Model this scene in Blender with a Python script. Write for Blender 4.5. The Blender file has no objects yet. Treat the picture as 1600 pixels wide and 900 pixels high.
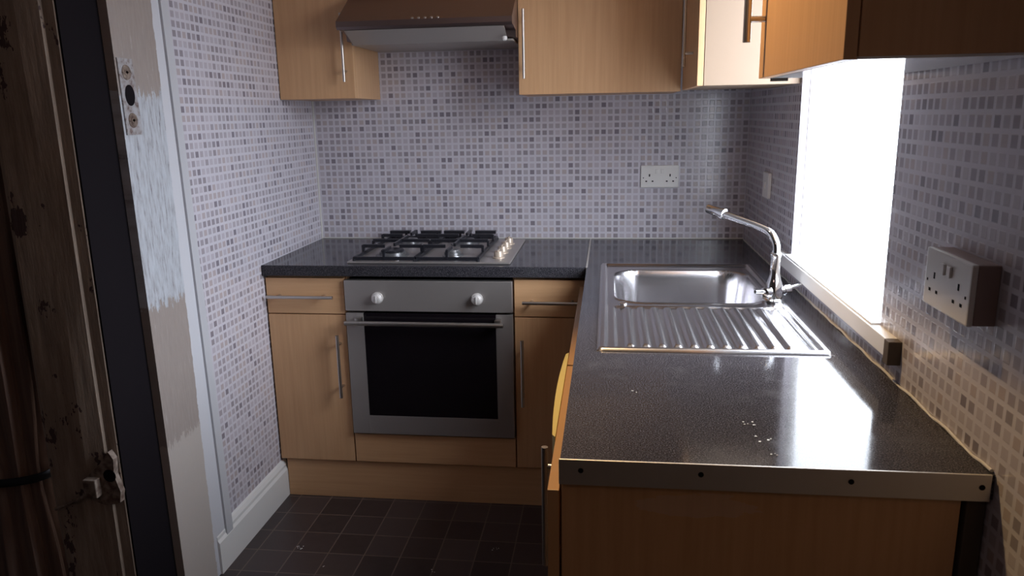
import bpy, bmesh, math, random
from mathutils import Vector, Matrix
random.seed(7)
C = bpy.context.scene.collection
S = bpy.context.scene

# ---------------------------------------------------------------- camera
cam_d = bpy.data.cameras.new('camera'); cam = bpy.data.objects.new('camera', cam_d); C.objects.link(cam)
cx_, cy_ = (0.99234399, 0.12219531, -0.01793657), (-0.00987499, 0.22326792, 0.97470709)
fw = (-0.1231093, 0.9670676, -0.22276526)
# orthonormal camera frame: right, up, -forward
cam.matrix_world = Matrix(((cx_[0], cy_[0], -fw[0], 1.2173),
                           (cx_[1], cy_[1], -fw[1], -3.1173),
                           (cx_[2], cy_[2], -fw[2], 1.4058),
                           (0, 0, 0, 1)))
cam_d.sensor_fit = 'HORIZONTAL'; cam_d.sensor_width = 36
cam_d.lens = 1187.1 / 1600 * 36
cam_d.clip_start = 0.01
cam_d.dof.use_dof = True; cam_d.dof.focus_distance = 2.3; cam_d.dof.aperture_fstop = 13
S.camera = cam

# ---------------------------------------------------------------- light
S.view_settings.view_transform = 'Standard'; S.view_settings.look = 'None'
S.view_settings.gamma = 1; S.view_settings.use_curve_mapping = False
S.view_settings.exposure = 0.2
SKY = 17.0; GROUND = 5.0; BULB = 52.0; HALL_FILL = 2.6
w = bpy.data.worlds.new('sky'); S.world = w; w.use_nodes = True
bg = w.node_tree.nodes['Background']; bg.inputs[0].default_value = (0.83, 0.90, 1.0, 1); bg.inputs[1].default_value = SKY
_t = w.node_tree; _c = _t.nodes.new('ShaderNodeTexCoord'); _s = _t.nodes.new('ShaderNodeSeparateXYZ'); _m = _t.nodes.new('ShaderNodeMapRange')
_m.interpolation_type = 'SMOOTHSTEP'; _m.inputs[1].default_value = -.12; _m.inputs[2].default_value = .30
_m.inputs[3].default_value = GROUND; _m.inputs[4].default_value = SKY          # overcast sky above, paler ground below the horizon
_t.links.new(_c.outputs['Generated'], _s.inputs[0]); _t.links.new(_s.outputs[2], _m.inputs[0]); _t.links.new(_m.outputs[0], bg.inputs[1])
XR = 1.763
pl = bpy.data.lights.new('window_portal', 'AREA'); pl.shape = 'RECTANGLE'; pl.size = .76; pl.size_y = 1.06
pl.cycles.is_portal = True
po = bpy.data.objects.new('window_portal', pl); C.objects.link(po)
po.location = (XR + .05, -1.19, 1.51); po.rotation_euler = (math.pi/2, 0, math.pi/2)
bl = bpy.data.lights.new('bulb_light', 'SPOT'); bl.energy = BULB; bl.color = (1.0, .66, .30); bl.shadow_soft_size = .04
bl.spot_size = math.radians(78); bl.spot_blend = .6
bo = bpy.data.objects.new('bulb_light', bl); C.objects.link(bo); bo.location = (1.04, -1.42, 2.30)
bo.rotation_euler = Vector((.56, -.52, -1.3)).to_track_quat('-Z', 'Y').to_euler()
hl = bpy.data.lights.new('hall_fill_light', 'POINT'); hl.energy = HALL_FILL; hl.color = (1.0, .72, .62); hl.shadow_soft_size = .12  # added fill without a fitting, brightens the end panel and post
ho = bpy.data.objects.new('hall_fill_light', hl); C.objects.link(ho); ho.location = (.45, -3.85, 2.15)

# ---------------------------------------------------------------- materials
def mat(name, col, rough=.5, metal=0., spec=.5):
    m = bpy.data.materials.new(name); m.use_nodes = True
    b = m.node_tree.nodes['Principled BSDF']
    b.inputs['Base Color'].default_value = (*col, 1); b.inputs['Roughness'].default_value = rough
    b.inputs['Metallic'].default_value = metal; b.inputs['Specular IOR Level'].default_value = spec
    return m
class NT:
    def __init__(s, m): s.t = m.node_tree; s.b = s.t.nodes['Principled BSDF']
    def n(s, typ, **kw):
        x = s.t.nodes.new(typ)
        for k, v in kw.items(): setattr(x, k, v)
        return x
    def l(s, a, b): s.t.links.new(a, b)
    def math(s, op, a, b=None, c=None):
        x = s.n('ShaderNodeMath', operation=op)
        for i, v in enumerate((a, b, c)):
            if v is None: continue
            if hasattr(v, 'links'): s.l(v, x.inputs[i])
            else: x.inputs[i].default_value = v
        return x.outputs[0]
    def ramp(s, fac, stops, interp='LINEAR'):
        x = s.n('ShaderNodeValToRGB'); x.color_ramp.interpolation = interp
        e = x.color_ramp.elements
        while len(e) > 1: e.remove(e[-1])
        e[0].position = stops[0][0]; e[0].color = (*stops[0][1], 1)
        for p, c in stops[1:]:
            k = e.new(p); k.color = (*c, 1)
        s.l(fac, x.inputs[0]); return x.outputs[0]
    def mix(s, f, a, b):
        x = s.n('ShaderNodeMix', data_type='RGBA')
        for i, v in ((0, f), (6, a), (7, b)):
            if hasattr(v, 'links'): s.l(v, x.inputs[i])
            elif isinstance(v, (int, float)): x.inputs[i].default_value = v
            else: x.inputs[i].default_value = (*v, 1)
        return x.outputs[2]
    def obj(s, scale=(1, 1, 1)):
        tc = s.n('ShaderNodeTexCoord'); mp = s.n('ShaderNodeMapping'); mp.inputs['Scale'].default_value = scale
        s.l(tc.outputs['Object'], mp.inputs[0]); return mp.outputs[0]
    def noise(s, vec, scale, detail=3, rough=.5):
        x = s.n('ShaderNodeTexNoise'); x.inputs['Scale'].default_value = scale; x.inputs['Detail'].default_value = detail
        x.inputs['Roughness'].default_value = rough; s.l(vec, x.inputs['Vector']); return x.outputs[0]
    def bump(s, h, strength, dist):
        x = s.n('ShaderNodeBump'); x.inputs['Strength'].default_value = strength; x.inputs['Distance'].default_value = dist
        s.l(h, x.inputs['Height']); s.l(x.outputs[0], s.b.inputs['Normal'])

def tile_mat(name, axis, pitch=.0262, ox=0., oz=0.):
    m = mat(name, (.6, .6, .6), .17); t = NT(m)
    sp = t.n('ShaderNodeSeparateXYZ'); t.l(t.obj(), sp.inputs[0])
    u = t.math('DIVIDE', t.math('ADD', sp.outputs[axis], 10 + ox), pitch); v = t.math('DIVIDE', t.math('ADD', sp.outputs[2], 10 + oz), pitch)
    fu, fv = t.math('FRACT', u), t.math('FRACT', v)
    du = t.math('ABSOLUTE', t.math('SUBTRACT', fu, .5)); dv = t.math('ABSOLUTE', t.math('SUBTRACT', fv, .5))
    d = t.math('MAXIMUM', du, dv)
    mask = t.math('SUBTRACT', 1, t.math('SMOOTHSTEP', d, 0, 0)) if False else None
    mr = t.n('ShaderNodeMapRange', interpolation_type='SMOOTHSTEP'); t.l(d, mr.inputs[0])
    mr.inputs[1].default_value = .30; mr.inputs[2].default_value = .38; mr.inputs[3].default_value = 1; mr.inputs[4].default_value = 0
    mask = mr.outputs[0]
    cb = t.n('ShaderNodeCombineXYZ'); t.l(t.math('FLOOR', u), cb.inputs[0]); t.l(t.math('FLOOR', v), cb.inputs[1])
    wn = t.n('ShaderNodeTexWhiteNoise', noise_dimensions='3D'); t.l(cb.outputs[0], wn.inputs['Vector'])
    col = t.ramp(wn.outputs['Value'], [(0, (.48, .44, .49)), (.25, (.41, .375, .41)), (.45, (.45, .39, .40)), (.62, (.36, .325, .36)), (.80, (.30, .27, .30)), (.93, (.235, .21, .245))], 'CONSTANT')
    out = t.mix(mask, (.59, .565, .625), col)
    t.l(out, t.b.inputs['Base Color'])
    t.bump(mask, .35, .0006)
    return m
def wood_mat(name, a, b, axis=2):
    m = mat(name, a, .42); t = NT(m)
    sc = [28, 28, 28]; sc[axis] = 1.2
    v = t.obj(tuple(sc)); n = t.noise(v, 3, 5, .6)
    c = t.ramp(n, [(.3, a), (.7, b)])
    n2 = t.noise(t.obj((1, 1, 1)), 2.2, 2)
    k = t.mix(.18, c, t.ramp(n2, [(.35, a), (.65, b)]))
    t.l(k, t.b.inputs['Base Color']); return m
M = {}
M['tile_y'] = tile_mat('mosaic_tile_side', 1); M['tile_x'] = tile_mat('mosaic_tile_back', 0)
M['wood'] = wood_mat('beech_laminate', (.57, .325, .165), (.66, .395, .21))
M['wood_h'] = wood_mat('beech_laminate_horizontal', (.57, .325, .165), (.66, .395, .21), 0)
M['wood_edge'] = mat('beech_edging', (.58, .34, .17), .4)
M['cream'] = mat('pale_beech_panel', (.30, .215, .15), .5)
M['white_lam'] = mat('white_gloss_laminate', (.80, .80, .80), .10)
M['white'] = mat('white_paint', (.74, .73, .72), .45)
M['plastic'] = mat('white_plastic', (.72, .70, .68), .3)
M['plastic_old'] = mat('aged_backbox_plastic', (.30, .22, .21), .45)
M['dark'] = mat('dark_hole', (.008, .006, .008), .8, 0, .1)
M['chrome'] = mat('chrome', (.85, .86, .88), .09, 1)
M['handle'] = mat('brushed_nickel', (.58, .55, .52), .32, 1)
M['alu'] = mat('aluminium_strip', (.62, .59, .55), .42, .7)
M['castiron'] = mat('black_enamel', (.015, .015, .02), .35)
M['glass_black'] = mat('black_oven_glass', (.008, .006, .008), .08)
M['cap'] = mat('grey_burner_cap', (.30, .30, .31), .3, .8)
M['knob_metal'] = mat('satin_knob', (.68, .65, .63), .35, .3)
M['knob_beige'] = mat('beige_knob', (.55, .45, .36), .35, .3)
M['ceil'] = mat('ceiling_paint', (.55, .52, .50), .8)
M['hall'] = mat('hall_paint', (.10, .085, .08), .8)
M['yellow'] = mat('pale_yellow_plastic', (.80, .68, .28), .45)
M['seal'] = mat('sealant', (.56, .54, .52), .4)
M['glassbulb'] = mat('lamp_glass', (.9, .8, .6), .3)
M['band'] = mat('black_cord', (.01, .01, .012), .8, 0, .1)
M['foam'] = mat('dark_putty', (.09, .07, .055), .8)

def steel_mat(name, col, rough, axis):
    m = mat(name, col, rough, 1); t = NT(m)
    sc = [260, 260, 260]; sc[axis] = 4
    n = t.noise(t.obj(tuple(sc)), 2, 3)
    r = t.n('ShaderNodeMapRange'); t.l(n, r.inputs[0]); r.inputs[3].default_value = rough - .07; r.inputs[4].default_value = rough + .1
    t.l(r.outputs[0], t.b.inputs['Roughness'])
    t.bump(n, .03 if axis == 0 else .006, .0003); return m
M['steel'] = steel_mat('brushed_steel', (.47, .435, .42), .40, 0); M['steel'].node_tree.nodes['Principled BSDF'].inputs['Metallic'].default_value = .75
M['steel_sink'] = mat('sink_steel', (.56, .545, .56), .23, 1)
M['hood'] = steel_mat('hood_steel', (.26, .20, .19), .36, 0)
M['filter'] = mat('hood_filter_grey', (.34, .31, .285), .4, .2)

m = mat('dark_worktop', (.03, .03, .035), .2, 0, .14); t = NT(m)
v = t.obj(); n1 = t.noise(v, 420, 2, .7); n2 = t.noise(v, 14, 4, .6)
c = t.ramp(n1, [(.40, (.018, .017, .021)), (.56, (.046, .043, .05)), (.68, (.13, .125, .14))])
c2 = t.mix(t.math('MULTIPLY', t.ramp(n2, [(.52, (0, 0, 0)), (.72, (1, 1, 1))]), .35), c, (.075, .075, .08))
t.l(c2, t.b.inputs['Base Color'])
rr = t.n('ShaderNodeMapRange'); t.l(n2, rr.inputs[0]); rr.inputs[1].default_value = .35; rr.inputs[2].default_value = .75
rr.inputs[3].default_value = .08; rr.inputs[4].default_value = .15; t.l(rr.outputs[0], t.b.inputs['Roughness'])
n3 = t.noise(t.obj((1, 5, 1)), 70, 3); t.bump(n3, .02, .0008)
M['worktop'] = m

m = mat('dark_vinyl_floor_tile', (.03, .02, .02), .38); t = NT(m)
sp = t.n('ShaderNodeSeparateXYZ'); t.l(t.obj(), sp.inputs[0])
u = t.math('DIVIDE', t.math('ADD', sp.outputs[0], 12.22 - .068), .1222); v = t.math('DIVIDE', t.math('ADD', sp.outputs[1], 12.10 + .712 ), .121)
d = t.math('MAXIMUM', t.math('ABSOLUTE', t.math('SUBTRACT', t.math('FRACT', u), .5)), t.math('ABSOLUTE', t.math('SUBTRACT', t.math('FRACT', v), .5)))
mk = t.math('GREATER_THAN', d, .483)
cb = t.n('ShaderNodeCombineXYZ'); t.l(t.math('FLOOR', u), cb.inputs[0]); t.l(t.math('FLOOR', v), cb.inputs[1])
wn = t.n('ShaderNodeTexWhiteNoise', noise_dimensions='3D'); t.l(cb.outputs[0], wn.inputs['Vector'])
nn = t.noise(t.obj(), 30, 5, .7)
bc = t.ramp(wn.outputs['Value'], [(0, (.022, .014, .016)), (.5, (.038, .026, .028)), (1, (.060, .043, .043))])
bc = t.mix(t.math('MULTIPLY', nn, .35), bc, (.08, .06, .058))
t.l(t.mix(mk, bc, (.13, .095, .08)), t.b.inputs['Base Color'])
t.bump(t.math('ADD', t.math('MULTIPLY', mk, -.6), nn), .3, .001)
M['floor'] = m

m = mat('chipped_jamb_paint', (.6, .6, .62), .4); t = NT(m)
sp = t.n('ShaderNodeSeparateXYZ'); t.l(t.obj(), sp.inputs[0])
nz = t.noise(t.obj((1, 14, 3)), 5, 6, .75); nd = t.noise(t.obj((1, 30, 4)), 4, 6, .7)
zz = t.math('ADD', sp.outputs[2], t.math('ADD', t.math('MULTIPLY', t.math('SUBTRACT', nz, .5), .16), t.math('MULTIPLY', t.math('SUBTRACT', t.noise(t.obj((1, 1.6, 1)), 55, 4, .8), .5), .05)))
# bare pale undercoat where the top coat came off between about 0.95 and 1.42 m
up = t.math('LESS_THAN', zz, 1.475); lo = t.math('GREATER_THAN', zz, .915)
bare = t.math('MULTIPLY', up, lo)
chip = t.math('GREATER_THAN', nd, .66)
top = t.ramp(nd, [(.3, (.30, .255, .235)), (.7, (.36, .31, .285))])
lowc = t.mix(t.math('GREATER_THAN', zz, .52), (.46, .41, .38), top)
pale = t.ramp(nd, [(.25, (.60, .63, .69)), (.5, (.47, .49, .53)), (.60, (.36, .36, .39)), (.68, (.14, .13, .14))])
col = t.mix(bare, t.mix(t.math('MULTIPLY', chip, .35), lowc, (.6, .6, .62)), pale)
edge = t.math('GREATER_THAN', t.math('ADD', sp.outputs[1], t.math('MULTIPLY', t.math('SUBTRACT', nz, .5), .02)), -1.118)
col = t.mix(edge, col, (.60, .60, .64))
t.l(col, t.b.inputs['Base Color']); t.bump(t.math('ADD', nd, t.math('MULTIPLY', bare, -.5)), .5, .002)
M['jamb'] = m

m = mat('stripped_brown_timber', (.2, .14, .1), .75); t = NT(m)
n = t.noise(t.obj((9, 9, 1)), 5, 6, .7); n2 = t.noise(t.obj((2, 2, 1.0)), 5, 5, .75)
c = t.ramp(n, [(.3, (.20, .15, .12)), (.6, (.36, .28, .22)), (.75, (.42, .34, .28))])
c = t.mix(t.math('GREATER_THAN', n2, .60), c, (.07, .04, .04))
t.l(c, t.b.inputs['Base Color']); t.bump(n, .6, .004); M['old'] = m
m = mat('rusty_plate', (.2, .14, .1), .7, .1); t = NT(m)
t.l(t.ramp(t.noise(t.obj(), 60, 5), [(.35, (.10, .06, .045)), (.65, (.30, .24, .20))]), t.b.inputs['Base Color']); M['rust'] = m
m = mat('brown_drape', (.1, .06, .05), .8); t = NT(m)
t.l(t.ramp(t.noise(t.obj((20, 20, 1)), 3, 4), [(.3, (.10, .06, .05)), (.7, (.20, .13, .10))]), t.b.inputs['Base Color']); M['drape'] = m
m = mat('worn_painted_metal', (.4, .4, .42), .45, .2); t = NT(m)
n = t.noise(t.obj(), 45, 5, .7); t.l(t.ramp(n, [(.36, (.16, .11, .10)), (.45, (.34, .31, .31)), (.6, (.44, .44, .47))]), t.b.inputs['Base Color']); t.bump(n, .5, .002); M['keep'] = m

m = bpy.data.materials.new('clear_glass'); m.use_nodes = True; nt = m.node_tree
for x in list(nt.nodes):
    if x.type != 'OUTPUT_MATERIAL': nt.nodes.remove(x)
tr = nt.nodes.new('ShaderNodeBsdfTransparent'); gl = nt.nodes.new('ShaderNodeBsdfGlossy'); gl.inputs['Roughness'].default_value = .02
mx = nt.nodes.new('ShaderNodeMixShader'); mx.inputs[0].default_value = .06
nt.links.new(tr.outputs[0], mx.inputs[1]); nt.links.new(gl.outputs[0], mx.inputs[2])
nt.links.new(mx.outputs[0], nt.nodes['Material Output'].inputs[0]); M['glass'] = m

# ---------------------------------------------------------------- mesh helpers
def B(): return bmesh.new()
def box(bm, x0, x1, y0, y1, z0, z1, bev=0., seg=2):
    r = bmesh.ops.create_cube(bm, size=1)
    vs = r['verts']
    for v in vs:
        v.co = Vector(((x0 + x1)/2 + v.co.x*(x1 - x0), (y0 + y1)/2 + v.co.y*(y1 - y0), (z0 + z1)/2 + v.co.z*(z1 - z0)))
    if bev:
        es = list({e for v in vs for e in v.link_edges})
        bmesh.ops.bevel(bm, geom=es, offset=bev, segments=seg, affect='EDGES', profile=.6)
    return bm
def frame(d):
    d = d.normalized(); a = Vector((0, 0, 1)) if abs(d.z) < .9 else Vector((1, 0, 0))
    u = d.cross(a).normalized(); return u, d.cross(u).normalized()
def tube(bm, pts, rad, n=14, cap=True):
    pts = [Vector(p) for p in pts]; rads = rad if isinstance(rad, (list, tuple)) else [rad]*len(pts)
    rings = []; u = None
    for i, p in enumerate(pts):
        d = (pts[min(i+1, len(pts)-1)] - pts[max(i-1, 0)]).normalized()
        if u is None: u, v = frame(d)
        else:
            u = (u - d*u.dot(d)).normalized(); v = d.cross(u).normalized()
        rings.append([bm.verts.new(p + (u*math.cos(2*math.pi*k/n) + v*math.sin(2*math.pi*k/n))*rads[i]) for k in range(n)])
    for a, b in zip(rings, rings[1:]):
        for k in range(n):
            bm.faces.new((a[k], a[(k+1) % n], b[(k+1) % n], b[k]))
    if cap:
        bm.faces.new(list(reversed(rings[0]))); bm.faces.new(rings[-1])
    return bm
def lathe(bm, c, axis, prof, n=28):
    """prof: list of (distance along axis, radius)"""
    c = Vector(c); ax = Vector(axis).normalized()
    return tube(bm, [c + ax*h for h, r in prof], [max(r, 1e-4) for h, r in prof], n)
def prism(bm, pts2, fn, a, b):
    """extrude polygon pts2 with fn(p, q, t)->xyz from t=a to t=b"""
    A = [bm.verts.new(fn(p, q, a)) for p, q in pts2]; D = [bm.verts.new(fn(p, q, b)) for p, q in pts2]
    n = len(pts2)
    bm.faces.new(A); bm.faces.new(list(reversed(D)))
    for i in range(n): bm.faces.new((A[i], D[i], D[(i+1) % n], A[(i+1) % n]))
    return bm
def spline(pts, n=8):
    P = [Vector(p) for p in pts]; P = [2*P[0]-P[1]] + P + [2*P[-1]-P[-2]]; out = []
    for i in range(1, len(P)-2):
        for k in range(n):
            t = k/n; a, b, c, d = P[i-1], P[i], P[i+1], P[i+2]
            out.append(.5*((2*b) + (c-a)*t + (2*a-5*b+4*c-d)*t*t + (3*b-a-3*c+d)*t**3))
    out.append(P[-2]); return out
W = {}
def obj(name, bm, m, parent=None, smooth=False, **props):
    off = W[parent.name] if parent else Vector((0, 0, 0))
    if parent is None and props.get('base'): off = Vector(props['base'])
    bmesh.ops.recalc_face_normals(bm, faces=bm.faces)
    for v in bm.verts: v.co -= off
    me = bpy.data.meshes.new(name); bm.to_mesh(me); bm.free()
    for mm in (m if isinstance(m, list) else [m]): me.materials.append(mm)
    if smooth:
        for f in me.polygons: f.use_smooth = True
        try: me.set_sharp_from_angle(angle=math.radians(40))
        except Exception: pass
    o = bpy.data.objects.new(name, me); C.objects.link(o)
    if parent: o.parent = parent
    else: o.location = off
    W[o.name] = off
    if props.get('label'): o['label'] = props['label']
    return o
def tag(o, label, cat, group=None, kind=None):
    o['label'] = label; o['category'] = cat
    if group: o['group'] = group
    if kind: o['kind'] = kind
    return o
def thing(name, label, cat, loc, group=None):
    o = bpy.data.objects.new(name, None); C.objects.link(o); o.location = loc; o.empty_display_size = .05
    W[o.name] = Vector(loc); return tag(o, label, cat, group)
def struct(name, bm, m, label=None, **k):
    o = obj(name, bm, m, **k); o['kind'] = 'structure'
    if label: o['label'] = label
    return o

# ---------------------------------------------------------------- room shell
Y0 = -4.3; ZC = 2.4; XL2 = -.75
WY0, WY1, WZ0, WZ1 = -1.572, -.808, .981, 2.04
struct('floor', box(B(), XL2, XR + .06, Y0, .06, -.05, 0), M['floor'], 'dark brown square vinyl floor tiles')
struct('ceiling', box(B(), XL2, XR + .06, Y0, .06, ZC, ZC + .05), M['ceil'], 'plain ceiling')
struct('wall_back', box(B(), -.12, XR + .06, 0, .06, 0, ZC), M['tile_x'], 'back wall covered in small mosaic tiles')
bm = B()
for y0, y1, z0, z1 in ((Y0, WY0, 0, ZC), (WY1, 0, 0, ZC), (WY0, WY1, 0, WZ0), (WY0, WY1, WZ1, ZC)):
    box(bm, XR, XR + .045, y0, y1, z0, z1)
struct('wall_right', bm, M['tile_y'], 'right wall covered in small mosaic tiles around the window')
# the tiled left wall ends on a slightly leaning line at the door jamb
bm = B()
prism(bm, [(0, 0), (0, ZC), (-1.075, ZC), (-1.02, 0)], lambda p, q, t: (t, p, q), -.12, 0)
struct('wall_left', bm, M['tile_y'], 'left wall covered in small mosaic tiles')
struct('wall_hall_left', box(B(), XL2 - .06, XL2, Y0, -1.3, 0, ZC), M['hall'])
struct('wall_hall_front', box(B(), XL2 - .06, XR + .06, Y0 - .06, Y0, 0, ZC), M['hall'])
struct('wall_hall_return', box(B(), XL2, -.30, -1.35, -1.30, 0, ZC), M['hall'])
# window
wr = thing('window_1', 'bright window over the sink', 'window', (XR, -1.19, WZ0)); wr['kind'] = 'structure'; del wr['category']
bm = B(); e = .004
for a in ((WY0, WY0 + e, WZ0, WZ1), (WY1 - e, WY1, WZ0, WZ1), (WY0 + e, WY1 - e, WZ1 - e, WZ1), (WY0 + e, WY1 - e, WZ0, WZ0 + e)):
    box(bm, XR + .022, XR + .042, *a)
obj('window_frame', bm, M['white'], wr)
obj('window_pane', box(B(), XR + .030, XR + .034, WY0 + e, WY1 - e, WZ0 + e, WZ1 - e), M['glass'], wr)
sill = thing('window_sill', 'white window ledge above the worktop', 'sill', (XR, -1.2, .94)); sill['kind'] = 'structure'; del sill['category']
bm = B(); box(bm, XR - .022, XR + .001, -1.665, -.72, .945, .981, .002); box(bm, XR - .018, XR + .044, WY0 + .001, WY1 - .001, .979, .986)
obj('ledge_board', bm, M['white'], sill)
obj('end_cap', box(B(), XR - .024, XR + .001, -1.690, -1.665, .935, .981, .002), M['foam'], sill, label='dark end cap')
# baseboard (skirting) on left wall
bm = B()
prof = [(0, 0), (.02, 0), (.02, .105), (.014, .115), (.014, .125), (.008, .138), (0, .142)]
prism(bm, prof, lambda p, q, t: (p, t, q), -1.10, -.56)
struct('baseboard_left', bm, M['white'], 'white moulded skirting board at foot of the left wall')
# door jamb (trim) with leaning edges
bm = B()
prism(bm, [(-1.012, 0), (-1.072, ZC), (-1.318, ZC), (-1.285, 0)], lambda p, q, t: (t, p, q), -.012, .012)
struct('trim_1', bm, M['jamb'], 'door jamb with chipped brown and pale blue-white paint')
bm = B()
prism(bm, [(-1.006, 0), (-1.066, ZC), (-1.098, ZC), (-1.045, 0)], lambda p, q, t: (t, p, q), .010, .019)
struct('trim_2', bm, mat('jamb_edge_paint', (.50, .50, .53), .5), 'pale strip covering the edge between jamb and tiles')
# silicone bead at the worktop and wall joint
bm = B(); pts = []
for k in range(70):
    y = -.02 - k*.0295; pts.append((XR - .002 - .002*abs(math.sin(k*1.9)), y, .901 + .0025*math.sin(k*1.3)*(1 if k > 42 else .3)))
tube(bm, pts, .0026, 8)
struct('trim_3', bm, M['seal'], 'uneven sealant bead where worktop meets the right wall', smooth=True)
bm = B(); tube(bm, [(0.0, -.003, .902), (XR, -.003, .902)], .0035, 8)
struct('trim_4', bm, M['seal'], 'sealant line along the back wall', smooth=True)
bm = B(); tube(bm, [(.001, -.004, .9), (.001, -.004, 1.5)], .005, 8)
struct('trim_5', bm, M['seal'], 'sealant line in the left corner', smooth=True)

# ---------------------------------------------------------------- handles
def bar_handle(parent, p0, p1, out, off=.03, r=.006, label=None):
    """T-bar handle from p0 to p1 (on door surface), standing off along out"""
    p0, p1, out = Vector(p0), Vector(p1), Vector(out); bm = B()
    tube(bm, [p0 + out*off, p1 + out*off], r, 14)
    L = (p1 - p0)
    for s in (.16, .84):
        tube(bm, [p0 + L*s, p0 + L*s + out*off], r*.8, 10)
    return obj('handle', bm, M['handle'], parent, smooth=True)

# ---------------------------------------------------------------- base units, back run
FY = -.588                                                            # front face of doors
def carcass(parent, x0, x1, y0, y1, z0, z1, m=None):
    bm = B(); t = .018
    box(bm, x0, x0 + t, y0, y1, z0, z1); box(bm, x1 - t, x1, y0, y1, z0, z1)
    box(bm, x0 + t, x1 - t, y0, y1, z0, z0 + t); box(bm, x0 + t, x1 - t, y0, y1, z1 - t, z1)
    box(bm, x0 + t, x1 - t, y1 - .008, y1, z0 + t, z1 - t)
    return obj('carcass', bm, m or M['wood'], parent)
bc = thing('base_cabinet', 'narrow beech base cabinet with drawer and door at the left wall', 'cabinet', (.15, -.29, 0), 'base cabinets of the back run')
carcass(bc, .004, .295, FY + .02, -.012, .15, .858)
d = obj('drawer', box(B(), .006, .294, FY, FY + .018, .722, .852, .0012), M['wood_h'], bc)
bar_handle(d, (.018, FY, .788), (.262, FY, .788), (0, -1, 0))
d = obj('door', box(B(), .006, .294, FY, FY + .018, .154, .718, .0012), M['wood'], bc)
bar_handle(d, (.268, FY, .415), (.268, FY, .650), (0, -1, 0))
bc = thing('base_cabinet', 'beech base cabinet between the oven and the sink run', 'cabinet', (1.02, -.29, 0), 'base cabinets of the back run')
carcass(bc, .902, 1.165, FY + .02, -.012, .15, .858)
d = obj('drawer', box(B(), .903, 1.146, FY, FY + .018, .722, .852, .0012), M['wood_h'], bc)
bar_handle(d, (.933, FY, .777), (1.135, FY, .777), (0, -1, 0))
d = obj('door', box(B(), .903, 1.146, FY, FY + .018, .154, .718, .0012), M['wood'], bc)
bar_handle(d, (.930, FY, .40), (.930, FY, .643), (0, -1, 0))
# oven housing
hs = thing('oven_housing', 'beech housing panel under the built-in oven', 'cabinet', (.6, -.29, 0))
bm = B(); box(bm, .2975, .301, FY + .02, -.012, .15, .858); box(bm, .896, .8995, FY + .02, -.012, .15, .858)
box(bm, .301, .896, FY + .02, -.012, .15, .168); box(bm, .301, .896, -.02, -.012, .168, .858)
obj('carcass', bm, M['wood'], hs)
obj('lower_panel', box(B(), .299, .898, FY, FY + .018, .154, .264, .0012), M['wood_h'], hs)
# plinth boards
tag(obj('plinth', box(B(), .022, 1.128, -.578, -.560, 0, .148, .001), M['wood_h'], base=(.6, -.57, 0)),
    'beech plinth board along the floor below the oven', 'plinth')

# oven
ov = thing('oven', 'stainless built-in oven with black glass door and two knobs', 'oven', (.598, -.3, .27))
obj('body', box(B(), .306, .892, -.566, -.03, .272, .845), M['dark'], ov)
pn = obj('control_panel', box(B(), .300, .897, FY - .012, -.566, .737, .847, .002), M['steel'], ov)
for kx in (.419, .774):
    bm = B(); lathe(bm, (kx, FY - .012, .785), (0, -1, 0), [(0, .021), (.004, .021), (.005, .017), (.020, .0155), (.022, .013), (.022, 0)], 28)
    box(bm, kx - .0025, kx + .0025, FY - .037, FY - .032, .785 - .013, .785 + .013, .001)
    obj('knob', bm, M['knob_metal'], ov, smooth=True)
bm = B(); z0, z1 = .272, .729; x0, x1 = .300, .897; gx0, gx1, gz0, gz1 = .364, .838, .343, z1
yF = FY - .012
box(bm, x0, gx0, yF, -.566, z0, z1, .0012); box(bm, gx1, x1, yF, -.566, z0, z1, .0012); box(bm, gx0, gx1, yF, -.566, z0, gz0, .0012)
dr = obj('door', bm, M['steel'], ov)
obj('glass', box(B(), gx0 + .0003, gx1 - .0003, yF + .0006, -.568, gz0 + .0003, z1, .001), M['glass_black'], dr)
bm = B(); tube(bm, [(.305, yF - .032, .700), (.868, yF - .032, .700)], .0085, 16)
for hx in (.352, .848): box(bm, hx - .011, hx + .011, yF - .032, yF, .694, .718, .003)
obj('handle', bm, M['handle'], dr, smooth=True)

# ---------------------------------------------------------------- worktops
XJ = 1.151; YE = -2.062
bm = B(); box(bm, .001, XJ - .0025, -.603, -.001, .862, .900, .0035, 3)
wt = obj('worktop', bm, M['worktop'], smooth=False, base=(.57, -.3, .862))
tag(wt, 'black laminate worktop under the gas hob', 'worktop')
# right worktop: cut out under the bowl
bm = B()
bx0, bx1, by0, by1 = 1.225, 1.676, -1.50, -.60
for a in ((XJ, bx0, YE, -.001), (bx1, XR - .001, YE, -.001), (bx0, bx1, YE, by0), (bx0, bx1, by1, -.001)):
    box(bm, *a, .862, .900)
bmesh.ops.remove_doubles(bm, verts=bm.verts, dist=1e-5)
wt2 = obj('worktop', bm, M['worktop'], base=(1.45, -1.03, .862))
tag(wt2, 'black laminate worktop holding the sink, running along the window wall', 'worktop')
js = obj('joint_strip', box(B(), XJ - .0025, XJ + .0035, -.606, -.001, .863, .9012), M['alu'], wt2, label='thin metal joint strip')
es = obj('end_strip', box(B(), XJ - .002, XR - .006, YE - .0035, YE, .860, .9012, .001), M['alu'], wt2, label='aluminium end strip')
for sx, sz in ((1.182, .884), (1.358, .885), (1.569, .883), (1.745, .882)):
    bm = lathe(B(), (sx, YE - .0034, sz), (0, -1, 0), [(0, .0042), (.0010, .0040), (.0011, 0)], 14)
    obj('screw', bm, M['dark'], es, label='dark screw head')

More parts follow.
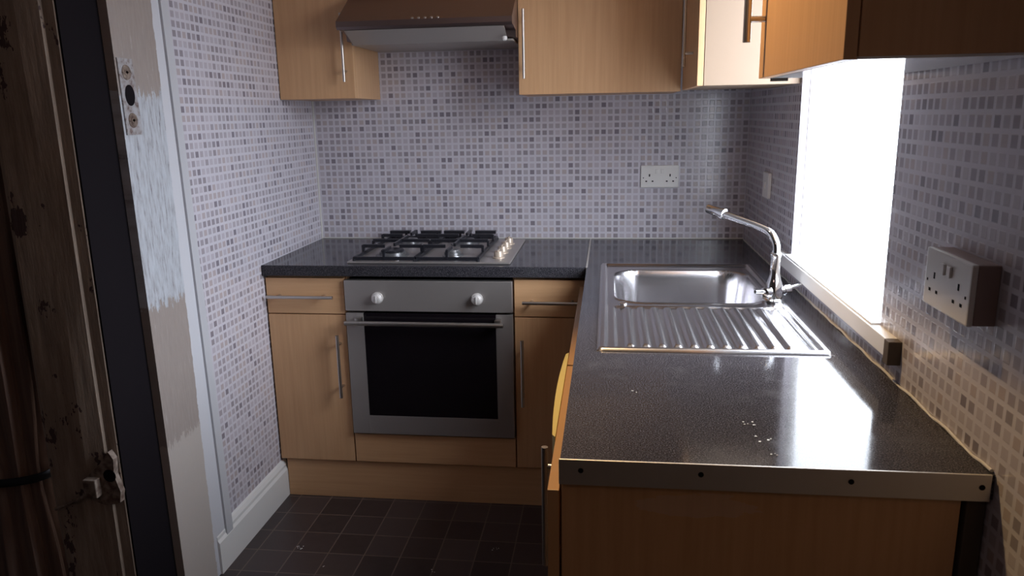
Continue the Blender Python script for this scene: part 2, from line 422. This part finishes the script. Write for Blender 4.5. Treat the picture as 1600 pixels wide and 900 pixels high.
# ---------------------------------------------------------------- sink run base units
FX = 1.130
m = wood_mat('beech_end_panel', (.57, .325, .165), (.66, .395, .21)); t = NT(m)
src = t.b.inputs['Base Color'].links[0].from_socket
sp = t.n('ShaderNodeSeparateXYZ'); t.l(t.obj(), sp.inputs[0])
ex = t.math('DIVIDE', t.math('ADD', sp.outputs[0], .085), .10); ez = t.math('DIVIDE', t.math('ADD', sp.outputs[2], -.825), .022)
dd = t.math('ADD', t.math('MULTIPLY', ex, ex), t.math('MULTIPLY', ez, ez))
sm = t.math('MULTIPLY', t.math('LESS_THAN', t.math('ADD', dd, t.math('MULTIPLY', t.noise(t.obj((1, 1, 4)), 30, 4), 1.6)), 1.55), .22)
t.l(t.mix(sm, src, (.62, .55, .50)), t.b.inputs['Base Color'])
pn = tag(obj('end_panel', box(B(), 1.152, 1.728, -2.048, -2.030, 0, .860, .001), m, base=(1.44, -2.04, 0)),
    'large beech end panel below the near end of the worktop', 'panel')
spec = [(-2.048, -1.45, -1.875, 'beech cabinet door unit at the near end of the sink run'),
        (-1.446, -.63, None, 'beech base unit below the sink bowl')]
for y0, y1, hy, lab in spec:
    su = thing('sink_cabinet', lab, 'cabinet', (1.44, (y0+y1)/2, 0), 'base units of the sink run')
    bm = B(); yy0 = max(y0, -2.028); t = .018
    box(bm, 1.152, 1.70, yy0, yy0 + t, .15, .72); box(bm, 1.152, 1.70, y1 - t, y1, .15, .72)
    box(bm, 1.152, 1.70, yy0 + t, y1 - t, .15, .168); box(bm, 1.69, 1.70, yy0 + t, y1 - t, .168, .72)
    obj('carcass', bm, M['wood'], su)
    d = obj('door', box(B(), FX, FX + .018, y0 + .002, y1 - .002, .154, .840, .001), [M['wood_edge']], su)
    if hy: bar_handle(d, (FX, hy, .60), (FX, hy, .832), (-1, 0, 0), .018, .006)
tag(obj('plinth', box(B(), 1.131, 1.149, -2.02, -.585, 0, .148, .001), M['wood_h'], base=(1.14, -1.3, 0)),
    'beech plinth board along the foot of the sink run', 'plinth')
# pale yellow bowed panel tucked beside the worktop edge
bm = B(); pts = [(1.1297, -1.86)]
for k in range(13):
    s = k/12; pts.append((1.1297 - .0135*math.sin(math.pi*min(1, .10 + s*.78))**.7, -1.85 + s*.47))
pts.append((1.1297, -1.37))
prism(bm, pts, lambda p, q, t: (p, q, t), .70, .845)
tag(obj('bowed_board', bm, M['yellow'], base=(1.125, -1.6, .70)), 'pale yellow board with bowed edge against the sink cabinet door', 'board')
# dark batten in the gap beside the end panel
bm = B(); box(bm, 1.735, 1.7615, -2.050, -2.02, 0, .858, .002)
tag(obj('batten', bm, M['foam'], base=(1.75, -2.03, 0)), 'dark upright batten in the gap beside the end panel', 'batten')

# ---------------------------------------------------------------- sink (one pressed sheet)
SX0, SX1, SY0, SY1, ZT = 1.198, 1.694, -1.528, -.556, .9005
def sstep(a, b, x):
    t = max(0, min(1, (x-a)/(b-a))); return t*t*(3-2*t)
def rrect(x, y, x0, x1, y0, y1, r):
    """signed distance to rounded rectangle, negative inside"""
    cx, cy = (x0+x1)/2, (y0+y1)/2; qx = abs(x-cx) - (x1-x0)/2 + r; qy = abs(y-cy) - (y1-y0)/2 + r
    return math.hypot(max(qx, 0), max(qy, 0)) + min(max(qx, qy), 0) - r
ridges = [1.272 + i*.0345 for i in range(11)]
def sink_z(x, y):
    de = -rrect(x, y, SX0, SX1, SY0, SY1, .012)                       # distance from outer edge
    z = ZT + .007*sstep(0, .006, de) - .006*sstep(.016, .024, de)      # rolled rim, sunk field
    db = -rrect(x, y, 1.240, 1.655, -1.095, -.660, .085)
    z += .0035*math.exp(-(db/.007)**2)
    if db > 0:
        z -= .150*sstep(0, .030, db)**.8
        dr_ = math.hypot(x - 1.447, y + .87); z -= .010*(1 - sstep(.02, .20, dr_))
    # drainer: raised ribs running towards the bowl
    yk = sstep(-1.500, -1.480, y)*(1 - sstep(-1.150, -1.128, y))
    if yk > 0:
        dd = -rrect(x, y, 1.235, 1.665, -1.505, -1.125, .02)
        z -= .004*sstep(0, .01, dd)
        for rx in ridges:
            s = abs(x - rx)
            if s < .014: z += .0070*yk*(1 - sstep(.004, .0125, s))
    return z
bm = B()
xs = [SX0 + i*(SX1-SX0)/165 for i in range(166)]; ys = [SY0 + j*(SY1-SY0)/230 for j in range(231)]
vv = [[bm.verts.new((x, y, sink_z(x, y))) for x in xs] for y in ys]
for j in range(len(ys)-1):
    for i in range(len(xs)-1): bm.faces.new((vv[j][i], vv[j][i+1], vv[j+1][i+1], vv[j+1][i]))
sk = thing('sink', 'stainless steel inset sink with bowl at the back and ribbed drainer', 'sink', (1.446, -1.04, .9))
so = obj('basin_sheet', bm, M['steel_sink'], sk)
for f in so.data.polygons: f.use_smooth = True
bm = B(); lathe(bm, (1.447, -.87, .741), (0, 0, 1), [(0, .043), (.003, .043), (.004, .038), (.002, .030), (.002, .012), (.004, .010), (.004, 0)], 28)
obj('waste', bm, M['chrome'], sk, smooth=True)
bm = B(); lathe(bm, (1.262, -1.112, .9), (0, 0, 1), [(0, .011), (.006, .011), (.008, .008), (.008, 0)], 18)
obj('tap_hole_plug', bm, M['chrome'], sk, smooth=True)

# tap
tp = thing('mixer_tap', 'chrome mixer tap with swivel spout reaching over the sink bowl', 'tap', (1.664, -1.06, .905))
TX, TY = 1.664, -1.06
bm = B(); lathe(bm, (TX, TY, .902), (0, 0, 1), [(0, .027), (.006, .027), (.010, .022), (.05, .021), (.060, .017), (.075, .0135), (.12, .012), (.124, .014), (.132, .014), (.134, .0115), (.140, .0105)], 28)
obj('body', bm, M['chrome'], tp, smooth=True)
pts = spline([(TX, TY, 1.035), (TX - .002, TY + .003, 1.060), (TX - .014, TY + .022, 1.085), (TX - .040, TY + .055, 1.098), (TX - .09, TY + .11, 1.112), (TX - .118, TY + .141, 1.120)], 8)
bm = B(); tube(bm, pts, .0105, 18)
obj('spout', bm, M['chrome'], tp, smooth=True)
a, b = Vector(pts[-1]), Vector(pts[-1]) - Vector(pts[-5]); b.normalize()
bm = B(); lathe(bm, a - b*.004, b, [(0, .0115), (.002, .0155), (.012, .0155), (.014, .0135), (.062, .0135), (.064, .012), (.064, .009), (.060, 0)], 24)
obj('aerator', bm, M['chrome'], tp, smooth=True)
for dx, dy in ((.034, .012), (-.026, -.026)):
    bm = B(); c = Vector((TX, TY, .928)); d = Vector((dx, dy, .004)).normalized()
    lathe(bm, c, d, [(0, .011), (.028, .011), (.030, .014), (.046, .014), (.048, .010), (.048, 0)], 20)
    tube(bm, [c + d*.038, c + d*.058 + Vector((0, 0, .004)), c + d*.085 + Vector((0, 0, .005))], [.007, .006, .0045], 12)
    obj('lever', bm, M['chrome'], tp, smooth=True)

# ---------------------------------------------------------------- gas hob
hb = thing('gas_hob', 'steel gas hob with four burners and black pan supports', 'hob', (.595, -.31, .9))
HX0, HX1, HY0, HY1 = .303, .887, -.562, -.055
bm = B(); box(bm, HX0, HX1, HY0, HY1, .900, .907, .003, 2)
obj('plate', bm, M['steel'], hb)
burn = [(.435, -.435, .048), (.660, -.435, .030), (.435, -.185, .038), (.660, -.185, .044)]
for x, y, r in burn:
    bm = B(); lathe(bm, (x, y, .907), (0, 0, 1), [(0, r*1.30), (.003, r*1.28), (.004, r*1.02), (.014, r), (.015, r*.95), (.015, 0)], 32)
    br = obj('burner', bm, M['cap'], hb, smooth=True)
    bm = B(); lathe(bm, (x, y, .922), (0, 0, 1), [(0, r*.86), (.004, r*.90), (.008, r*.82), (.009, 0)], 32)
    obj('burner_cap', bm, M['castiron' if (x > .5) == (y > -.3) else 'cap'], br, smooth=True)
def bar(bm, p, q, w=.0042, h=.006):
    p, q = Vector(p), Vector(q); d = (q-p).normalized(); s = d.cross(Vector((0, 0, 1)))
    if s.length < .01: s = Vector((1, 0, 0))
    s.normalize(); up = s.cross(d).normalized()
    A = [bm.verts.new(p + s*i*w + up*j*h) for i, j in ((-1, -1), (1, -1), (1, 1), (-1, 1))]
    D = [bm.verts.new(q + s*i*w + up*j*h) for i, j in ((-1, -1), (1, -1), (1, 1), (-1, 1))]
    bm.faces.new(A); bm.faces.new(D)
    for i in range(4): bm.faces.new((A[i], D[i], D[(i+1) % 4], A[(i+1) % 4]))
for gx0, gx1 in ((.325, .545), (.552, .772)):
    bm = B(); zt = .942; y0, y1 = -.545, -.072; xm = (gx0+gx1)/2
    # low outer ring resting on feet, high cross fingers over each burner
    for p, q in (((gx0, y0, .916), (gx1, y0, .916)), ((gx0, y1, .916), (gx1, y1, .916)), ((gx0, y0, .916), (gx0, y1, .916)), ((gx1, y0, .916), (gx1, y1, .916))): bar(bm, p, q)
    bar(bm, (gx0, -.31, zt), (gx1, -.31, zt)); bar(bm, (gx0, -.31, .916), (gx0, -.31, zt)); bar(bm, (gx1, -.31, .916), (gx1, -.31, zt))
    for by in (-.435, -.185):
        fx = [((gx0, by), (xm - .028, by)), ((gx1, by), (xm + .028, by))]
        ye = y0 if by < -.3 else y1; s = -1 if by < -.3 else 1
        fx += [((xm, ye), (xm, by + s*.028)), ((xm, -.31), (xm, by - s*.028))]
        for (ax, ay), (qx, qy) in fx:
            bar(bm, (ax, ay, zt), (qx, qy, zt))
            if abs(ay + .31) > .01: bar(bm, (ax, ay, .916), (ax, ay, zt + .004))
    for fx_, fy_ in ((gx0, y0), (gx1, y0), (gx0, y1), (gx1, y1)):
        lathe(bm, (fx_, fy_, .907), (0, 0, 1), [(0, .006), (.008, .006), (.009, 0)], 10)
    # broad rear pan rest tabs
    for px in (gx0 + .045, gx1 - .045):
        box(bm, px - .042, px + .042, -.092, -.068, .934, .946, .001); box(bm, px - .028, px - .020, -.085, -.070, .916, .94); box(bm, px + .020, px + .028, -.085, -.070, .916, .94)
    obj('pan_support', bm, M['castiron'], hb)
for i in range(4):
    y = -.475 + i*.098; bm = B()
    lathe(bm, (.835, y, .907), (0, 0, 1), [(0, .022), (.004, .022), (.005, .017), (.022, .0155), (.026, .013), (.026, 0)], 26)
    box(bm, .835 - .003, .835 + .003, y - .016, y + .016, .930, .938, .0015)
    obj('knob', bm, M['knob_beige'], hb, smooth=True)

# ---------------------------------------------------------------- wall units
UY = -.321; UZ = 1.474; UT = 2.18
uc = thing('wall_cabinet', 'beech wall cabinet in the left corner beside the extractor hood', 'cabinet', (.146, -.15, UZ), 'wall cabinets')
bm = B(); box(bm, .003, .292, UY + .020, -.001, UZ, UT, .0008); obj('carcass', bm, M['wood'], uc)
d = obj('door', box(B(), .003, .292, UY, UY + .018, UZ, UT, .001), M['wood'], uc)
bar_handle(d, (.264, UY, 1.532), (.264, UY, 1.77), (0, -1, 0), .03, .005)
uc = thing('wall_cabinet', 'beech wall cabinet to the right of the extractor hood', 'cabinet', (1.19, -.15, UZ), 'wall cabinets')
bm = B(); box(bm, .900, 1.465, UY + .020, -.001, UZ, UT, .0008); obj('carcass', bm, M['wood'], uc)
d = obj('door', box(B(), .900, 1.468, UY, UY + .018, UZ, UT, .001), M['wood'], uc)
bar_handle(d, (.921, UY, 1.528), (.921, UY, 1.762), (0, -1, 0), .03, .005)
# bridging unit above hood
uc = thing('bridge_cabinet', 'dark shaded short cabinet above the extractor hood', 'cabinet', (.596, -.15, 1.84), 'wall cabinets')
bm = B(); box(bm, .294, .898, UY + .020, -.001, 1.845, UT, .0008); obj('carcass', bm, M['wood'], uc)
obj('door', box(B(), .295, .897, UY, UY + .018, 1.848, UT, .001), M['wood'], uc)
# far corner unit on right wall, end panel faces the room
FZ = 1.477
uc = thing('wall_cabinet', 'beech wall cabinet on the window wall, pale end panel lit by window', 'cabinet', (1.62, -.55, FZ), 'wall cabinets')
bm = B(); box(bm, 1.492, XR - .001, -.785, -.325, FZ, UT, .0008); obj('carcass', bm, M['cream'], uc)
d = obj('door', box(B(), 1.473, 1.490, -.785, -.328, FZ, UT, .001), M['wood'], uc)
bar_handle(d, (1.473, -.655, 1.538), (1.473, -.655, 1.785), (-1, 0, 0), .028, .005)
# near unit
NX, NZ = 1.519, 1.467
uc = thing('wall_cabinet', 'beech wall cabinet nearest the camera with thick bar handle', 'cabinet', (1.64, -1.76, NZ), 'wall cabinets')
bm = B(); box(bm, NX + .019, XR - .001, -2.046, -1.475, NZ + .0035, UT, .0008); obj('carcass', bm, M['wood'], uc)
obj('underside_panel', box(B(), NX + .019, XR - .001, -2.046, -1.475, NZ, NZ + .0034), M['white_lam'], uc, label='glossy white underside')
d = obj('door', box(B(), NX, NX + .017, -2.046, -1.475, NZ, UT, .001), M['wood'], uc)
bar_handle(d, (NX, -1.515, 1.535), (NX, -1.515, 1.80), (-1, 0, 0), .034, .0075)
bm = B(); box(bm, NX + .022, NX + .055, -1.49, -1.478, NZ - .006, NZ, .001)
obj('hinge_stop', bm, M['foam'], uc)

# ---------------------------------------------------------------- extractor hood
hd = thing('extractor_hood', 'brown metallic extractor hood between the wall cabinets', 'hood', (.596, -.24, 1.66))
HA, HB = .2935, .8985
bm = B()
pf = [(-.002, 1.664), (-.38, 1.668), (-.385, 1.690), (-.470, 1.7015), (-.478, 1.697), (-.487, 1.706), (-.487, 1.724), (-.340, 1.815), (-.325, 1.842), (-.002, 1.842)]
prism(bm, pf, lambda p, q, t: (t, p, q), HA, HB)
obj('canopy', bm, M['hood'], hd)
bm = B(); prism(bm, [(-.372, 1.657), (-.372, 1.661), (-.462, 1.6985), (-.466, 1.6965)], lambda p, q, t: (t, p, q), HA + .02, HB - .03)
obj('light_visor', bm, M['filter'], hd)
fl = obj('grease_filter', box(B(), HA + .012, HB - .012, -.368, -.015, 1.6565, 1.6635, .001), M['filter'], hd)
bm = B()
for i in range(5):
    lathe(bm, (.560 + i*.022, -.4810, 1.7272), (0, -.55, .83), [(-.004, .005), (.003, .005), (.004, .004), (.004, 0)], 12)
obj('buttons', bm, M['handle'], hd, smooth=True)
bm = B(); lathe(bm, (HB - .035, -.415, 1.665), (0, -.3, -1), [(0, .009), (.008, .009), (.012, .006), (.012, 0)], 14)
obj('catch_knob', bm, M['plastic'], hd, smooth=True)

# ---------------------------------------------------------------- sockets
def socket(name, label, o, u, n, depth, boxm, w=.15, h=.088):
    """o: lower left corner, u: along, n: out"""
    o, u, n = Vector(o), Vector(u), Vector(n); zv = Vector((0, 0, 1)); root = thing(name, label, 'socket', tuple(o + u*w/2), 'double wall sockets')
    def slab(bm, a0, a1, b0, b1, c0, c1, bev=0):
        p = o + u*a0 + zv*b0 + n*c0; q = o + u*a1 + zv*b1 + n*c1
        box(bm, min(p.x, q.x), max(p.x, q.x), min(p.y, q.y), max(p.y, q.y), min(p.z, q.z), max(p.z, q.z), bev)
    if depth: bm = B(); slab(bm, .001, w - .001, .001, h - .001, 0, depth, .002); obj('back_box', bm, boxm, root)
    bm = B(); slab(bm, 0, w, 0, h, depth, depth + .009, .003); pf_ = obj('faceplate', bm, M['plastic'], root)
    f = depth + .009
    for k, s in enumerate((-1, 1)):
        cx = w/2 + s*w*.27; bm = B()
        slab(bm, cx - .0025, cx + .0025, h*.50, h*.50 + .010, f - .001, f + .0004)
        slab(bm, cx - .016, cx - .009, h*.26, h*.26 + .005, f - .001, f + .0004); slab(bm, cx + .009, cx + .016, h*.26, h*.26 + .005, f - .001, f + .0004)
        slab(bm, cx + s*.024 - .002, cx + s*.024 + .002, h*.42, h*.42 + .004, f - .001, f + .0004)
        obj('pin_holes', bm, M['dark'], pf_)
        bm = B(); cx = w/2 + s*.011; slab(bm, cx - .006, cx + .006, h*.64, h*.64 + .017, f, f + .004, .001); obj('rocker_switch', bm, M['plastic'], pf_)
    return root
socket('double_socket', 'flush white double socket on the back wall left of the corner', (1.350, -.0005, 1.109), (1, 0, 0), (0, -1, 0), 0, None)
socket('double_socket', 'double socket on a raised brownish back box on right wall', (XR - .0005, -1.855, 1.100), (0, -1, 0), (-1, 0, 0), .030, M['plastic_old'], .155, .09)
sw = thing('wall_switch', 'small white wall switch between the corner and the window', 'switch', (XR, -.43, 1.155))
obj('faceplate', box(B(), XR - .012, XR - .0005, -.475, -.385, 1.113, 1.199, .003), M['plastic'], sw)
obj('rocker', box(B(), XR - .016, XR - .012, -.437, -.423, 1.144, 1.168, .001), M['plastic'], sw)

# ---------------------------------------------------------------- lamp (out of frame, gives the warm light)
lp = thing('pendant_lamp', 'bare warm bulb hanging from the ceiling', 'lamp', (1.04, -1.42, ZC))
bm = B(); lathe(bm, (1.04, -1.42, ZC), (0, 0, -1), [(0, .05), (.012, .046), (.02, .012), (.055, .012), (.056, .022), (.085, .022), (.086, 0)], 20)
obj('holder', bm, M['plastic'], lp, smooth=True)

# ---------------------------------------------------------------- jamb hardware
kp = thing('strike_plate', 'worn painted lock strike plate on the chipped door jamb', 'strike plate', (.012, -1.265, 1.46))
bm = B(); prism(bm, [(-1.300, 1.560), (-1.238, 1.560), (-1.232, 1.372), (-1.296, 1.372)], lambda p, q, t: (t, p, q), .011, .0155)
pk = obj('plate', bm, M['keep'], kp)
bm = B(); prism(bm, [(-1.266 + .020*math.cos(a*math.pi/12), 1.470 + .026*math.sin(a*math.pi/12)) for a in range(24)], lambda p, q, t: (t, p, q), .0153, .0162)
obj('latch_hole', bm, M['dark'], pk)
for z in (1.526, 1.408):
    bm = B(); lathe(bm, (.0150, -1.268 + (1.47 - z)*.03, z), (1, 0, 0), [(0, .019), (.0022, .018), (.0024, .015), (.0012, .013), (.0012, .010), (.0034, .009), (.0034, .004), (.0015, .003), (.0015, 0)], 18)
    obj('screw', bm, M['rust'], pk, smooth=True)

# old brown board facing the doorway, black block beside it painting the gap's shade
bm = B(); n = 22
sec = [(-.210, -1.416), (-.208, -1.462), (-.196, -1.470), (-.10, -1.467), (-.050, -1.462), (-.046, -1.456), (-.020, -1.454), (-.016, -1.450), (-.016, -1.416)]
prev = None
for k in range(n + 1):
    z = ZC*k/n; ring = [bm.verts.new((x + (.004*math.sin(z*5 + i) if i < 4 else 0), y + (.003*math.sin(z*7 + i*2) if 0 < i < 4 else 0), z)) for i, (x, y) in enumerate(sec)]
    if prev:
        for i in range(len(sec)): bm.faces.new((prev[i], prev[(i+1) % len(sec)], ring[(i+1) % len(sec)], ring[i]))
    else: bm.faces.new(ring)
    prev = ring
bm.faces.new(list(reversed(prev)))
ob = thing('old_door_post', 'stripped brown timber post with dark stains beside the doorway', 'post', (-.11, -1.44, 0))
obj('post', bm, M['old'], ob)
struct('gap_shade_block', box(B(), -.1, -.0135, -1.452, -1.08, 0, ZC), M['dark'])  # solid black block in place of the shaded gap, hides the post's lit side
lt = thing('rusty_latch', 'rusty latch plate fixed low on the brown timber post', 'latch', (-.03, -1.44, .5))
bm = B(); prism(bm, [(-.075, .455), (-.070, .525), (-.030, .560), (-.008, .590), (.004, .570), (.000, .525), (.012, .480), (.006, .450), (-.030, .440)], lambda p, q, t: (p - .024, t, q), -1.474, -1.4565)
pk = obj('plate', bm, M['rust'], lt)
bm = B(); lathe(bm, (-.036, -1.474, .525), (0, -1, 0), [(0, .017), (.0012, .017), (.0013, 0)], 22); obj('keyhole', bm, M['dark'], pk)
bm = B(); box(bm, -.099, -.064, -1.495, -1.472, .470, .520, .003); tube(bm, [(-.095, -1.480, .475), (-.14, -1.476, .450), (-.20, -1.478, .425)], [.006, .005, .004], 8)
obj('bolt', bm, M['rust'], lt)

# drape tied with a cord
bm = B(); NS, NK = 120, 36
prev = None
for k in range(NK + 1):
    z = .02 + 2.3*k/NK; pin = 1 - .22*math.exp(-((z - .50)/.16)**2)
    ring = []
    for i in range(NS):
        a = i/NS*2*math.pi; fold = 1 + .10*math.sin(a*11 + .6*math.sin(z*1.3)) + .05*math.sin(a*23 + 1)
        rx, ry = .125*fold*pin, .055*fold*pin
        ring.append(bm.verts.new((-.355 + rx*math.cos(a), -1.425 + ry*math.sin(a), z)))
    if prev:
        for i in range(NS): bm.faces.new((prev[i], prev[(i+1) % NS], ring[(i+1) % NS], ring[i]))
    else: bm.faces.new(list(reversed(ring)))
    prev = ring
bm.faces.new(prev)
cu = tag(obj('curtain', bm, M['drape'], smooth=True, base=(-.355, -1.425, 0)), 'dark brown gathered curtain hanging left of the timber post', 'curtain')
bm = B(); tube(bm, [(-.355 + .112*math.cos(a*math.pi/16), -1.425 + .053*math.sin(a*math.pi/16), .49 + .010*math.cos(a*math.pi/16)) for a in range(33)], .011, 10, False)
tag(obj('tie_cord', bm, M['band'], smooth=True, base=(-.355, -1.425, .49)), 'black cord tied round the brown curtain', 'cord')

# small paint flakes lying about
def flakes(name, spots, z, label):
    rnd = random.Random(3); bm = B()
    for x, y, n, r in spots:
        for _ in range(n):
            a, b, q = x + rnd.uniform(-r, r), y + rnd.uniform(-r, r), rnd.uniform(.001, .003)
            k = 5; prism(bm, [(a + q*rnd.uniform(.5, 1.2)*math.cos(i*2*math.pi/k), b + q*rnd.uniform(.5, 1.2)*math.sin(i*2*math.pi/k)) for i in range(k)], lambda p, u_, t_: (p, u_, t_), z, z + .0009)
    o = obj(name, bm, M['white'], base=(spots[0][0], spots[0][1], z)); tag(o, label, 'debris', kind='stuff')
flakes('paint_flakes', [(.205, -.935, 7, .012), (.86, -.875, 5, .012), (.68, -1.02, 4, .01), (.31, -1.03, 2, .02)], .0003, 'pale paint flakes scattered on the dark tiled floor')
flakes('crumbs', [(1.452, -1.91, 5, .012), (1.466, -1.965, 4, .012), (1.47, -2.02, 3, .008), (1.27, -1.77, 2, .006)], .9003, 'pale crumbs scattered on the black worktop near its front end')
